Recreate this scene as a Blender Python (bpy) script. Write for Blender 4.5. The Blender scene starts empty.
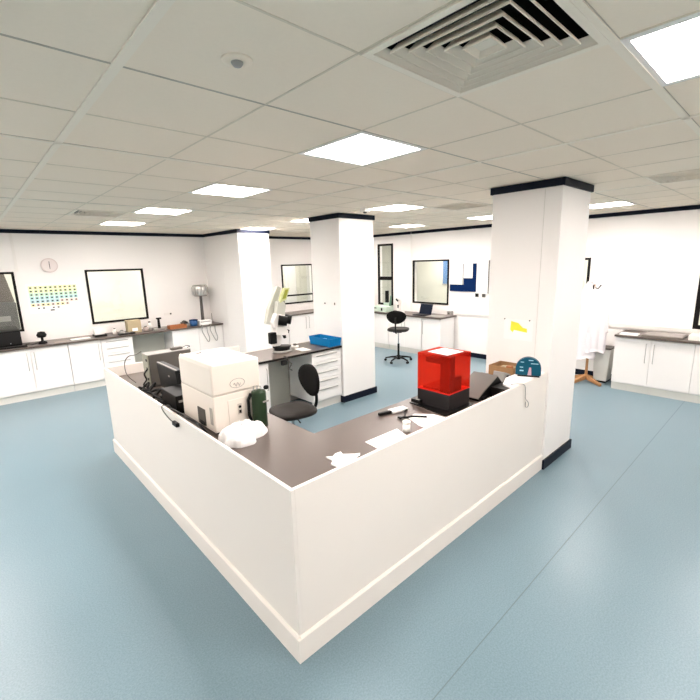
import bpy, math, random
from mathutils import Vector, Matrix
random.seed(7)
PI = math.pi
SC = bpy.context.scene
COL = SC.collection

# ------------------------------------------------------------------ materials
MATS = {}
def mat(name, col, rough=0.5, metal=0.0, emit=0.0, noise=None, trans=0.0, alpha=1.0, spec=0.5, bump=None, coat=0.0, ior=1.45):
    m = bpy.data.materials.new(name); m.use_nodes = True
    nt = m.node_tree; b = nt.nodes['Principled BSDF']
    b.inputs['Base Color'].default_value = (*col, 1)
    b.inputs['Roughness'].default_value = rough
    b.inputs['Metallic'].default_value = metal
    b.inputs['Specular IOR Level'].default_value = spec
    b.inputs['IOR'].default_value = ior
    b.inputs['Coat Weight'].default_value = coat
    if trans: b.inputs['Transmission Weight'].default_value = trans
    if alpha < 1: b.inputs['Alpha'].default_value = alpha
    if emit:
        b.inputs['Emission Color'].default_value = (*col, 1); b.inputs['Emission Strength'].default_value = emit
    tc = nt.nodes.new('ShaderNodeTexCoord')
    if noise:
        scale, amt = noise[0], noise[1]
        n = nt.nodes.new('ShaderNodeTexNoise'); n.inputs['Scale'].default_value = scale
        n.inputs['Detail'].default_value = noise[2] if len(noise) > 2 else 3
        nt.links.new(tc.outputs['Object'], n.inputs['Vector'])
        mx = nt.nodes.new('ShaderNodeMix'); mx.data_type = 'RGBA'
        mx.inputs[6].default_value = (*[c*(1-amt) for c in col], 1)
        mx.inputs[7].default_value = (*[min(1, c*(1+amt)) for c in col], 1)
        nt.links.new(n.outputs['Fac'], mx.inputs[0]); nt.links.new(mx.outputs[2], b.inputs['Base Color'])
    if bump:
        n2 = nt.nodes.new('ShaderNodeTexNoise'); n2.inputs['Scale'].default_value = bump[0]
        nt.links.new(tc.outputs['Object'], n2.inputs['Vector'])
        bp = nt.nodes.new('ShaderNodeBump'); bp.inputs['Strength'].default_value = bump[1]; bp.inputs['Distance'].default_value = 0.01
        nt.links.new(n2.outputs['Fac'], bp.inputs['Height']); nt.links.new(bp.outputs['Normal'], b.inputs['Normal'])
    MATS[name] = m
    return m

WALL = mat('wall_paint', (0.89, 0.86, 0.83), 0.55, noise=(1.5, 0.01))
HALF = mat('half_wall_paint', (0.83, 0.78, 0.725), 0.5, noise=(1.2, 0.015), spec=0.35)
CEIL = mat('ceiling_tile', (0.92, 0.80, 0.655), 0.9, noise=(60, 0.02))
TBAR = mat('ceiling_bar', (0.74, 0.65, 0.52), 0.6, spec=0.2)
TBARW = mat('ceiling_main_bar', (0.92, 0.83, 0.70), 0.6, spec=0.2)
TGAP = mat('ceiling_gap', (0.52, 0.46, 0.38), 0.8)
NAVY = mat('navy_trim', (0.003, 0.006, 0.016), 0.5, spec=0.2)
PLINTH = mat('plinth_white', (0.70, 0.69, 0.64), 0.4)
CAB = mat('cabinet_white', (0.88, 0.855, 0.83), 0.35, noise=(2, 0.01))
CABG = mat('cabinet_gap', (0.35, 0.33, 0.3), 0.6)
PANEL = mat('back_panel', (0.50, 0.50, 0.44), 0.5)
STEEL = mat('brushed_steel', (0.45, 0.43, 0.41), 0.35, metal=0.8)
CHROME = mat('chrome', (0.7, 0.7, 0.7), 0.15, metal=1.0)
BLACK = mat('black_plastic', (0.003, 0.003, 0.003), 0.4, spec=0.25)
DARK = mat('dark_plastic', (0.010, 0.009, 0.009), 0.5, spec=0.25)
FABRIC = mat('black_fabric', (0.006, 0.0055, 0.005), 0.85, spec=0.15, noise=(200, 0.3), bump=(300, 0.3))
SEATM = mat('seat_vinyl', (0.016, 0.013, 0.011), 0.5, spec=0.25, noise=(80, 0.1))
GREY = mat('mid_grey', (0.11, 0.10, 0.088), 0.5, spec=0.3)
LGREY = mat('light_grey', (0.33, 0.32, 0.30), 0.5, spec=0.3)
WHITE = mat('white_plastic', (0.85, 0.82, 0.78), 0.35)
CREAM = mat('cream_casing', (0.84, 0.77, 0.69), 0.45, noise=(2, 0.015))
PAPER = mat('paper', (0.9, 0.9, 0.88), 0.8)
PAPERP = mat('paper_pinkish', (0.42, 0.35, 0.32), 0.8)
FRAMEB = mat('window_frame_black', (0.006, 0.005, 0.005), 0.5, spec=0.2)
REVEAL = mat('window_reveal', (0.75, 0.73, 0.7), 0.5)
TEAL = mat('teal_plastic', (0.0, 0.07, 0.12), 0.4, spec=0.3)
BLUE = mat('blue_plastic', (0.0, 0.17, 0.42), 0.4, spec=0.3)
BLUEF = mat('blue_felt', (0.003, 0.018, 0.08), 0.9, spec=0.1)
GREENM = mat('green_enamel', (0.018, 0.04, 0.017), 0.4, spec=0.3)
ORANGE = mat('orange_plastic', (0.36, 0.12, 0.035), 0.5)
BEIGE = mat('beige_card', (0.42, 0.34, 0.21), 0.7)
BROWN = mat('cardboard', (0.34, 0.19, 0.085), 0.8, noise=(12, 0.2))
WOOD = mat('pine', (0.42, 0.21, 0.085), 0.5, noise=(9, 0.25))
YELLOW = mat('highlighter_yellow', (0.85, 0.80, 0.05), 0.7)
LIME = mat('lime_label', (0.28, 0.30, 0.03), 0.6)
REDP = mat('red_acrylic', (0.80, 0.04, 0.02), 0.12)
def _red():
    nt = REDP.node_tree; b = nt.nodes['Principled BSDF']; out = nt.nodes['Material Output']
    tr = nt.nodes.new('ShaderNodeBsdfTransparent'); tr.inputs[0].default_value = (1.0, 0.50, 0.40, 1)
    mx = nt.nodes.new('ShaderNodeMixShader'); mx.inputs[0].default_value = 0.16
    nt.links.new(tr.outputs[0], mx.inputs[1]); nt.links.new(b.outputs[0], mx.inputs[2]); nt.links.new(mx.outputs[0], out.inputs[0])
_red()
REDS = mat('red_solid', (0.5, 0.012, 0.008), 0.3)
NAVYS = mat('navy_plastic', (0.002, 0.006, 0.018), 0.4, spec=0.2)
COAT = mat('white_cotton', (0.86, 0.82, 0.84), 0.9, bump=(25, 0.2))
CLOCKM = mat('clock_rim', (0.70, 0.60, 0.57), 0.5)
CARPETW = mat('far_wall', (0.66, 0.64, 0.56), 0.7, noise=(0.9, 0.15))
GLASSM = mat('window_glass', (0.95, 0.97, 0.96), 0.03, trans=1.0, ior=1.45, spec=0.4)
DRUM = mat('drum_metal', (0.62, 0.60, 0.57), 0.25, metal=0.7)
LIGHTM = mat('light_diffuser', (1.0, 0.915, 0.875), 0.5, emit=7.5)
BAG = mat('bag_plastic', (0.92, 0.92, 0.92), 0.35, bump=(30, 0.4))
MINT = mat('mint_plastic', (0.55, 0.68, 0.58), 0.5)

# worktop: dark brown laminate with a fine fleck
def worktop_mat():
    m = mat('worktop_laminate', (0.10, 0.080, 0.068), 0.33, spec=0.6)
    nt = m.node_tree; b = nt.nodes['Principled BSDF']; tc = nt.nodes['Texture Coordinate']
    n = nt.nodes.new('ShaderNodeTexNoise'); n.inputs['Scale'].default_value = 160; n.inputs['Detail'].default_value = 4
    r = nt.nodes.new('ShaderNodeValToRGB')
    r.color_ramp.elements[0].position = 0.3; r.color_ramp.elements[0].color = (0.07, 0.052, 0.043, 1)
    r.color_ramp.elements[1].position = 0.75; r.color_ramp.elements[1].color = (0.125, 0.097, 0.082, 1)
    nt.links.new(tc.outputs['Object'], n.inputs['Vector']); nt.links.new(n.outputs['Fac'], r.inputs[0])
    nt.links.new(r.outputs[0], b.inputs['Base Color'])
    return m
WT = worktop_mat()
WEDGE = mat('worktop_edge', (0.012, 0.010, 0.009), 0.5, spec=0.2)

# floor: blue-grey speckled vinyl
def floor_mat():
    m = mat('floor_vinyl', (0.2, 0.33, 0.37), 0.33, spec=0.5)
    nt = m.node_tree; b = nt.nodes['Principled BSDF']; tc = nt.nodes['Texture Coordinate']
    def nz(s, d):
        n = nt.nodes.new('ShaderNodeTexNoise'); n.inputs['Scale'].default_value = s; n.inputs['Detail'].default_value = d
        nt.links.new(tc.outputs['Object'], n.inputs['Vector']); return n
    a, c = nz(110, 2), nz(1.3, 3)
    r = nt.nodes.new('ShaderNodeValToRGB')
    e = r.color_ramp.elements
    e[0].position = 0.33; e[0].color = (0.140, 0.221, 0.262, 1)
    e[1].position = 0.68; e[1].color = (0.194, 0.278, 0.320, 1)
    nt.links.new(a.outputs['Fac'], r.inputs[0])
    hs = nt.nodes.new('ShaderNodeHueSaturation')
    mp = nt.nodes.new('ShaderNodeMapRange'); mp.inputs[3].default_value = 0.93; mp.inputs[4].default_value = 1.07
    nt.links.new(c.outputs['Fac'], mp.inputs[0]); nt.links.new(mp.outputs[0], hs.inputs['Value'])
    nt.links.new(r.outputs[0], hs.inputs['Color']); nt.links.new(hs.outputs[0], b.inputs['Base Color'])
    mr = nt.nodes.new('ShaderNodeMapRange'); mr.inputs[3].default_value = 0.26; mr.inputs[4].default_value = 0.38
    nt.links.new(c.outputs['Fac'], mr.inputs[0]); nt.links.new(mr.outputs[0], b.inputs['Roughness'])
    return m
FLOOR = floor_mat()
SEAM = mat('floor_weld', (0.125, 0.18, 0.20), 0.5)

# ------------------------------------------------------------------ mesh builder
class MB:
    def __init__(s): s.v = []; s.f = []; s.m = []; s.s = []
    def _add(s, vs, fs, m=0, smooth=False):
        o = len(s.v); s.v += [tuple(v) for v in vs]
        for f in fs: s.f.append([i+o for i in f]); s.m.append(m); s.s.append(smooth)
        return s
    def box(s, x0, x1, y0, y1, z0, z1, m=0):
        if x0 > x1: x0, x1 = x1, x0
        if y0 > y1: y0, y1 = y1, y0
        if z0 > z1: z0, z1 = z1, z0
        vs = [(x0,y0,z0),(x1,y0,z0),(x1,y1,z0),(x0,y1,z0),(x0,y0,z1),(x1,y0,z1),(x1,y1,z1),(x0,y1,z1)]
        return s._add(vs, [(0,3,2,1),(4,5,6,7),(0,1,5,4),(1,2,6,5),(2,3,7,6),(3,0,4,7)], m)
    def hexa(s, bot, top, m=0):          # bottom 4 pts (ccw from above), top 4 pts
        return s._add(list(bot)+list(top), [(0,3,2,1),(4,5,6,7),(0,1,5,4),(1,2,6,5),(2,3,7,6),(3,0,4,7)], m)
    def prism(s, poly, z0, z1, m=0):
        n = len(poly)
        vs = [(x,y,z0) for x,y in poly]+[(x,y,z1) for x,y in poly]
        return s._add(vs, [tuple(range(n))[::-1], tuple(range(n,2*n))]+[(i,(i+1)%n,n+(i+1)%n,n+i) for i in range(n)], m)
    def prism_xz(s, poly, y0, y1, m=0):
        n = len(poly)
        vs = [(x,y0,z) for x,z in poly]+[(x,y1,z) for x,z in poly]
        return s._add(vs, [tuple(range(n)), tuple(range(n,2*n))[::-1]]+[(i,n+i,n+(i+1)%n,(i+1)%n) for i in range(n)], m)
    def prism_yz(s, poly, x0, x1, m=0):
        n = len(poly)
        vs = [(x0,y,z) for y,z in poly]+[(x1,y,z) for y,z in poly]
        return s._add(vs, [tuple(range(n))[::-1], tuple(range(n,2*n))]+[(i,(i+1)%n,n+(i+1)%n,n+i) for i in range(n)], m)
    def cyl(s, a, b, r0, r1=None, n=16, m=0, cap=True):
        r1 = r0 if r1 is None else r1
        a, b = Vector(a), Vector(b); d = (b-a).normalized()
        u = d.orthogonal().normalized(); w = d.cross(u)
        A = [a+(u*math.cos(2*PI*i/n)+w*math.sin(2*PI*i/n))*r0 for i in range(n)]
        B = [b+(u*math.cos(2*PI*i/n)+w*math.sin(2*PI*i/n))*r1 for i in range(n)]
        s._add(A+B, [(i,(i+1)%n,n+(i+1)%n,n+i) for i in range(n)], m, True)
        if cap: s._add(A, [tuple(range(n))[::-1]], m); s._add(B, [tuple(range(n))], m)
        return s
    def lathe(s, prof, c=(0,0,0), n=24, m=0, sx=1, sy=1):
        vs = []; k = len(prof)
        for r, z in prof:
            for i in range(n):
                a = 2*PI*i/n; vs.append((c[0]+r*sx*math.cos(a), c[1]+r*sy*math.sin(a), c[2]+z))
        fs = [(j*n+i, j*n+(i+1)%n, (j+1)*n+(i+1)%n, (j+1)*n+i) for j in range(k-1) for i in range(n)]
        s._add(vs, fs, m, True)
        o = len(s.v)-len(vs)
        for j, rev in ((0, True), (k-1, False)):
            if prof[j][0] > 1e-4:
                f = [o+j*n+i for i in range(n)]
                s.f.append(f[::-1] if rev else f); s.m.append(m); s.s.append(False)
        return s
    def tube(s, pts, r, n=8, m=0):
        P = [Vector(p) for p in pts]; rings = []
        u = None
        for i, p in enumerate(P):
            d = (P[min(i+1, len(P)-1)]-P[max(i-1, 0)]).normalized()
            if u is None: u = d.orthogonal().normalized()
            u = (u-d*u.dot(d)).normalized(); w = d.cross(u)
            rr = r[i] if isinstance(r, (list, tuple)) else r
            rings += [p+(u*math.cos(2*PI*k/n)+w*math.sin(2*PI*k/n))*rr for k in range(n)]
        fs = [(j*n+i, j*n+(i+1)%n, (j+1)*n+(i+1)%n, (j+1)*n+i) for j in range(len(P)-1) for i in range(n)]
        fs += [tuple(range(n))[::-1], tuple(range((len(P)-1)*n, len(P)*n))]
        return s._add(rings, fs, m, True)
    def ell(s, c, r, m=0, n=20, k=12, rot=None):
        vs = []; 
        for j in range(k+1):
            t = PI*j/k
            for i in range(n):
                a = 2*PI*i/n
                p = Vector((r[0]*math.sin(t)*math.cos(a), r[1]*math.sin(t)*math.sin(a), -r[2]*math.cos(t)))
                if rot: p = rot @ p
                vs.append(p+Vector(c))
        return s._add(vs, [(j*n+i, j*n+(i+1)%n, (j+1)*n+(i+1)%n, (j+1)*n+i) for j in range(k) for i in range(n)], m, True)
    def build(s, name, mats, parent=None, loc=None, rot=None, bevel=0, seg=2):
        me = bpy.data.meshes.new(name)
        me.from_pydata(s.v, [], s.f); me.validate(clean_customdata=False)
        if not isinstance(mats, (list, tuple)): mats = [mats]
        for mm in mats: me.materials.append(mm)
        if len(me.polygons) == len(s.m):
            me.polygons.foreach_set('material_index', s.m); me.polygons.foreach_set('use_smooth', s.s)
        me.update()
        o = bpy.data.objects.new(name, me); COL.objects.link(o)
        if parent: o.parent = parent
        if loc: o.location = loc
        if rot: o.rotation_euler = rot
        if bevel:
            b = o.modifiers.new('bevel', 'BEVEL'); b.width = bevel; b.segments = seg; b.limit_method = 'ANGLE'; b.angle_limit = math.radians(40)
        return o

def smooth_curve(pts, n=8):
    P = [Vector(p) for p in pts]; out = []
    for i in range(len(P)-1):
        p0 = P[max(i-1,0)]; p1 = P[i]; p2 = P[i+1]; p3 = P[min(i+2,len(P)-1)]
        for k in range(n):
            t = k/n
            out.append(0.5*((2*p1)+(-p0+p2)*t+(2*p0-5*p1+4*p2-p3)*t*t+(-p0+3*p1-3*p2+p3)*t**3))
    out.append(P[-1]); return out

def tag(o, label, cat, group=None, kind=None):
    o['label'] = label; o['category'] = cat
    if group: o['group'] = group
    if kind: o['kind'] = kind
    return o
def thing(name, label, cat, loc=(0,0,0), rz=0, group=None):
    o = bpy.data.objects.new(name, None); COL.objects.link(o); o.empty_display_size = 0.1
    o.location = loc; o.rotation_euler = (0,0,rz)
    return tag(o, label, cat, group)
def struct(o): o['kind'] = 'structure'; return o
def dup(root, loc, rz=None, label=None, group=None):
    kids = [o for o in COL.objects if o.parent == root]
    r = root.copy(); COL.objects.link(r); r.location = loc
    if rz is not None: r.rotation_euler = (0,0,rz)
    if label: r['label'] = label
    if group: r['group'] = group
    def rec(src, dst):
        for ch in [o for o in COL.objects if o.parent == src]:
            c = ch.copy(); COL.objects.link(c); c.parent = dst; rec(ch, c)
    rec(root, r)
    return r

# ------------------------------------------------------------------ room shell
CZ = 2.82; YB = 7.55; XR = 7.05; XL = -6.4; YF = -4.6; WTH = 0.14
TRIM_H = 0.065
struct(MB().box(XL-3, XR+3, YF-0.2, YB+3, -0.1, 0, 0).box(XL, XR, -0.628, -0.622, -0.05, 0.0006, 1)
       .build('floor', [FLOOR, SEAM]))

def wall_holes(mb, axis, c0, c1, u0, u1, z0, z1, holes):
    us = sorted({u0, u1, *[h[0] for h in holes], *[h[1] for h in holes]})
    for a, b in zip(us, us[1:]):
        hs = sorted([(h[2], h[3]) for h in holes if h[0] < (a+b)/2 < h[1]])
        z = z0
        for h in hs+[(z1, z1)]:
            if h[0] > z:
                mb.box(a, b, c0, c1, z, h[0]) if axis == 'y' else mb.box(c0, c1, a, b, z, h[0])
            z = h[1]
W1 = (-1.34, -0.36, 1.10, 2.12); W2 = (0.68, 1.70, 1.10, 2.12); W3 = (5.02, 6.04, 1.10, 2.12)
R1 = (3.87, 4.90, 1.12, 2.14); R2 = (-1.56, -0.52, 1.0, 2.08); R3 = (0.98, 2.0, 1.36, 2.10); R0 = (5.54, 6.06, 1.02, 2.57)
mb = MB(); wall_holes(mb, 'y', YB, YB+WTH, XL, XR+WTH, 0, CZ, [W1, W2, W3]); struct(mb.build('wall_back', WALL))
mb = MB(); wall_holes(mb, 'x', XR, XR+WTH, YF, YB, 0, CZ, [R0, R1, R2, R3]); struct(mb.build('wall_right', WALL))
struct(MB().box(XL-WTH, XL, YF, YB, 0, CZ).build('wall_left', WALL))
struct(MB().box(XL-WTH, XR+WTH, YF-WTH, YF, 0, CZ).build('wall_front', WALL))
struct(MB().box(3.04, 3.74, 6.7, YB, 0, CZ).build('wall_return', WALL))

# ceiling: tiles with a bar grid; hollow cells for lights and vents
LX = [0.68, 3.08, 5.48]; LY = [-1.66, 0.14, 1.94, 3.74, 5.54]
cells_light = [(x, y) for x in LX for y in LY] + [(-1.72, y) for y in (-3.46, 1.94, 3.74, 5.54)] + [(0.68, -3.46)] + [(-4.12, y) for y in [-3.46]+LY]  # cells after the main grid: unseen panels added to brighten the half wall
cells_vent = [(0.08, -1.06), (0.08, 4.34), (3.68, 1.34), (3.68, -1.06)]
gx = [-0.52+0.6*i for i in range(-10, 14)]; gy = [-1.06+0.6*i for i in range(-7, 16)]
gx = [XL]+[g for g in gx if XL < g < XR]+[XR]; gy = [YF]+[g for g in gy if YF < g < YB]+[YB]
holes = {(round(x,2), round(y,2)) for x, y in cells_light+cells_vent}
mb = MB()
for i in range(len(gx)-1):
    for j in range(len(gy)-1):
        if (round(gx[i],2), round(gy[j],2)) in holes: continue
        mb._add([(gx[i],gy[j],CZ),(gx[i],gy[j+1],CZ),(gx[i+1],gy[j+1],CZ),(gx[i+1],gy[j],CZ)], [(0,1,2,3)], 0)
mb.box(XL, XR+WTH, YF, YB+WTH, CZ+0.32, CZ+0.36, 0)
for x in gx[1:-1]:
    main = abs(((x+0.52)/2.4)-round((x+0.52)/2.4)) < 1e-3
    w = 0.018 if main else 0.0045
    mb.box(x-w, x+w, YF, YB, CZ-(0.006 if main else 0.0025), CZ+0.001, 2 if main else 1)
    if main:
        mb.box(x+w, x+w+0.003, YF, YB, CZ-0.002, CZ+0.001, 1)
for y in gy[1:-1]:
    main = abs(((y+1.06)/2.4)-round((y+1.06)/2.4)) < 1e-3
    w = 0.016 if main else 0.0045
    if main:
        mb.box(XL, XR, y-w, y+w, CZ-0.006, CZ+0.001, 2); mb.box(XL, XR, y-w-0.003, y-w, CZ-0.002, CZ+0.001, 3)
    else: mb.box(XL, XR, y-w, y+w, CZ-0.0025, CZ+0.001, 3 if abs(y-0.14) < 0.01 else 1)
struct(mb.build('ceiling', [CEIL, TBAR, TBARW, TGAP]))

# navy trims at the ceiling and floor
def run(name, segs, z0, z1, t, m):
    mb = MB()
    for x0, x1, y0, y1 in segs: mb.box(x0, x1, y0, y1, z0, z1)
    return struct(mb.build(name, m))
run('trim_1', [(XL, 3.04, YB-0.02, YB), (3.02, 3.04, 6.7, YB-0.02), (3.74, XR, YB-0.02, YB)], CZ-TRIM_H, CZ-0.004, 0.02, NAVY)
run('trim_2', [(XR-0.02, XR, YF, YB-0.02)], CZ-TRIM_H, CZ-0.004, 0.02, NAVY)
run('baseboard_right', [(XR-0.015, XR, 0.36, 3.6)], 0, 0.1, 0.02, NAVY)
run('baseboard_left', [(XL, XL+0.015, YF, YB)], 0, 0.1, 0.02, NAVY)
# columns
for k, (x0, x1, y0, y1) in enumerate([(3.04, 3.74, -0.02, 0.66), (3.04, 3.74, 3.02, 3.70), (3.04, 3.74, 6.0, 6.7)]):
    c = struct(MB().box(x0, x1, y0, y1, 0, CZ).build('column', WALL, bevel=0.006))
    t = 0.018
    h = MB()
    for z0, z1 in ((CZ-TRIM_H-0.005, CZ-0.004), (0, 0.1)):
        h = MB()
        h.box(x0-t, x1+t, y0-t, y0, z0, z1).box(x0-t, x1+t, y1, y1+t, z0, z1).box(x0-t, x0, y0, y1, z0, z1).box(x1, x1+t, y0, y1, z0, z1)
        struct(h.build('column_collar' if z0 > 1 else 'column_skirting', NAVY, parent=c))
# seam line on the big column and white trunking drops
struct(MB().box(3.036, 3.04, 0.135, 0.138, 0.1, CZ-0.08).build('trim_3', PLINTH))
struct(MB().box(-0.33, -0.29, YB-0.02, YB, 2.12, CZ-0.07).build('trim_4', WHITE))
struct(MB().box(XR-0.02, XR, 4.93, 4.965, 0.95, CZ-0.01).build('trim_5', WHITE))
struct(MB().box(XR-0.03, XR, 0.34, 3.62, 0.93, 1.0).box(XR-0.03, XR, YF, 0.34, 0.93, 1.0).build('trim_6', WHITE))

# spaces seen through the windows: a pale corridor beyond each wall
struct(MB().box(XL, XR+WTH, YB+1.9, YB+2.0, 0, CZ).build('wall_corridor_back', CARPETW))
struct(MB().box(XR+1.9, XR+2.0, YF, YB+2.0, 0, CZ).build('wall_corridor_right', CARPETW))
struct(MB().box(XL, XR+2, YB+WTH, YB+2, CZ, CZ+0.05).box(XR+WTH, XR+2, YF, YB+WTH, CZ, CZ+0.05).build('ceiling_corridor', CEIL))
struct(MB().box(XL-WTH, XL, YB+WTH, YB+2, 0, CZ).box(XR+WTH, XR+2, YF-WTH, YF, 0, CZ).build('wall_corridor_end', CARPETW))

def window(n, axis, h, c, inward, fw=0.037, sash=None):
    """h=(u0,u1,z0,z1) opening; c = wall face coordinate; frame sits flush with the room face"""
    u0, u1, z0, z1 = h
    def bx(mb, a, b, d0, d1, za, zb, m=0):
        lo, hi = c+d0, c+d1
        mb.box(a, b, lo, hi, za, zb, m) if axis == 'y' else mb.box(lo, hi, a, b, za, zb, m)
    root = MB()
    for a, b, za, zb in ((u0, u0+fw, z0, z1), (u1-fw, u1, z0, z1), (u0+fw, u1-fw, z0, z0+fw), (u0+fw, u1-fw, z1-fw, z1)):
        bx(root, a, b, -0.018, 0.02, za, zb)
    if sash:
        for a, b, za, zb in sash: bx(root, a, b, -0.016, 0.02, za, zb)
    w = struct(root.build('window_%d' % n, FRAMEB))
    r = MB()
    for a, b, za, zb in ((u0, u0+0.012, z0, z1), (u1-0.012, u1, z0, z1), (u0, u1, z0, z0+0.012), (u0, u1, z1-0.012, z1)):
        bx(r, a, b, 0.022, WTH, za, zb)
    struct(r.build('reveal', REVEAL, parent=w))
    g = MB(); bx(g, u0+fw, u1-fw, 0.004, 0.010, z0+fw, z1-fw)
    struct(g.build('pane', GLASSM, parent=w))
    return w
window(1, 'y', W1, YB, -1); window(2, 'y', W2, YB, -1)
window(3, 'y', W3, YB, -1, sash=[(5.02, 6.04, 1.30, 1.34)])
window(4, 'x', R1, XR, -1); window(5, 'x', R2, XR, -1, fw=0.06); window(6, 'x', R3, XR, -1, fw=0.04)
window(7, 'x', R0, XR, -1, fw=0.05, sash=[(5.54, 6.06, 1.66, 1.75)])

# ------------------------------------------------------------------ enclosure half wall
HW = 1.017
mb = MB()
mb.box(0, 0.022, 0, 3.71, 0, HW).box(0.022, 3.04, 0, 0.022, 0, HW).box(0.022, 1.7, 3.70, 3.722, 0, HW).box(1.7, 3.04, 3.70, 3.722, 0, 0.905)
struct(mb.build('wall_enclosure', HALF, bevel=0.002))
mb = MB()
prof = [(0, 0), (0, 0.157), (-0.006, 0.157), (-0.018, 0.145), (-0.018, 0)]
mb.prism_yz([(y, z) for y, z in prof], 0.0, 3.035)
mb.prism_xz([(x, z) for x, z in prof], 0.0, 3.712)
mb.box(-0.018, 0, -0.018, 0, 0, 0.145)
struct(mb.build('baseboard_enclosure', HALF))

def slab(name, poly, z0, z1, label, cat='worktop', loc=(0,0,0)):
    o = MB().prism(poly, z0, z1).build(name, [WT], bevel=0.003)
    tag(o, label, cat)
    return o
u_poly = [(0.024, 0.024), (3.035, 0.024), (3.035, 0.705), (0.69, 0.705), (0.69, 3.03), (3.03, 3.03), (3.03, 3.695), (0.024, 3.695)]
enc = slab('worktop', u_poly, 0.87, 0.9, 'dark brown U-shaped worktop behind the white half wall')
e = MB()
e.box(0.685, 0.6935, 0.709, 3.028, 0.872, 0.898).box(0.70, 3.03, 0.7045, 0.7085, 0.872, 0.898).box(0.70, 3.03, 3.0265, 3.0305, 0.872, 0.898)
e.build('edge_band', WEDGE, parent=enc)
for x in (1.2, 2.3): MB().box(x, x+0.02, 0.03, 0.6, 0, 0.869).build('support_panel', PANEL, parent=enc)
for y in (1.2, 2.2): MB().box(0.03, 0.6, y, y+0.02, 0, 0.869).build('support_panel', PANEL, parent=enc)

# ------------------------------------------------------------------ cabinets
# local frame: front face towards -y, x along the run, origin at floor front-left corner
def handle(mb_parent, x, z0, z1, vertical=True):
    h = MB()
    if vertical:
        h.tube([(x,-0.02,z0),(x,-0.045,z0+0.01),(x,-0.045,z1-0.01),(x,-0.02,z1)], 0.0055, 6)
    return h.build('handle', STEEL, parent=mb_parent)
def cabinet(label, w, doors, loc, rz, depth=0.53, ztop=0.865, group=None, plinth=True, name='base_cabinet'):
    t = thing(name, label, 'cabinet', loc, rz, group)
    MB().box(0.002, w-0.002, 0.02, depth, 0.12, ztop).build('body', CAB, parent=t)
    MB().box(0, w, 0.035, 0.05, 0, 0.118).build('plinth', PLINTH, parent=t)
    for d in doors:
        if d[0] == 'door':
            x0, x1, hs = d[1:]
            dr = MB().box(x0+0.002, x1-0.002, 0.0, 0.019, 0.135, ztop-0.012).build('door', CAB, parent=t, bevel=0.002)
            if hs is not None: handle(dr, x1-0.05 if hs > 0 else x0+0.05, 0.50, 0.80)
        elif d[0] == 'drawers':
            x0, x1, n = d[1:]
            z = ztop-0.012; hts = [0.13]*(n-1)+[ztop-0.012-0.135-0.13*(n-1)]
            for hh in hts:
                dr = MB().box(x0+0.002, x1-0.002, 0.0, 0.019, z-hh+0.004, z).build('drawer', CAB, parent=t, bevel=0.002)
                g = MB().box(x0+0.08, x1-0.08, -0.012, 0.0, z-0.045, z-0.035)
                g.build('handle', STEEL, parent=dr); z -= hh
    return t
D = 'door'
cabinet('white double-door base cabinet at the left edge of the back wall', 1.07, [(D,0,0.535,1),(D,0.535,1.07,-1)], (-0.92, 6.98, 0), 0)
cabinet('white double-door base cabinet beyond the left picture edge', 1.03, [(D,0,0.515,1),(D,0.515,1.03,-1)], (-1.955, 6.98, 0), 0)
cabinet('white single-door base cabinet under the periodic chart, left of drawers', 0.50, [(D,0,0.5,1)], (0.155, 6.98, 0), 0)
cabinet('white drawer unit under the square back window left of the knee space', 0.53, [('drawers',0,0.53,4)], (0.66, 6.98, 0), 0, name='drawer_unit')
cabinet('white base cabinet under the drum lamp with hoses hanging in front', 1.09, [(D,0,0.545,None),(D,0.545,1.09,None)], (1.94, 6.98, 0), 0)
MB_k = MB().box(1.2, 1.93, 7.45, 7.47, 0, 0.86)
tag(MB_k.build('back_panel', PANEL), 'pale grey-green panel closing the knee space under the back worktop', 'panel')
# alcove run
cabinet('white double-door base cabinet in the alcove beside the left column', 1.0, [(D,0,0.5,1),(D,0.5,1.0,-1)], (3.76, 6.98, 0), 0)
cabinet('white double-door base cabinet in the alcove below the striped window', 1.1, [(D,0,0.55,1),(D,0.55,1.1,-1)], (4.78, 6.98, 0), 0)
# right wall far run: local x -> world -y, front faces -x  (rz = -90deg)
RZ = -PI/2
cabinet('white single-door base cabinet at the near end of the far right run', 0.5, [(D,0,0.5,-1)], (6.47, 4.17, 0), RZ)
cabinet('white double-door base cabinet behind the far swivel chair', 1.0, [(D,0,0.5,1),(D,0.5,1.0,-1)], (6.47, 5.19, 0), RZ)
cabinet('white double-door base cabinet below the tall narrow window', 1.0, [(D,0,0.5,1),(D,0.5,1.0,-1)], (6.47, 6.21, 0), RZ)
# right wall near run
cabinet('white double-door base cabinet next to the coat stand', 1.0, [(D,0,0.48,1),(D,0.48,1.0,-1)], (6.47, 0.34, 0), RZ)
cabinet('white double-door base cabinet cut by the right picture edge', 1.0, [(D,0,0.5,1),(D,0.5,1.0,-1)], (6.47, -0.66, 0), RZ)
# enclosure units
cabinet('white single-door base cabinet left of the knee space behind the green canister', 1.04, [(D,0,0.52,None),(D,0.52,1.04,1)], (0.71, 3.045, 0), 0, depth=0.6)
cabinet('white drawer unit under the blue tray against the middle column', 0.55, [('drawers',0,0.55,5)], (2.47, 3.045, 0), 0, depth=0.6, name='drawer_unit')
tag(MB().box(1.755, 2.465, 3.66, 3.68, 0.0, 0.865).build('back_panel', PANEL), 'pale panel at the back of the knee space by the near chair', 'panel')

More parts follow.
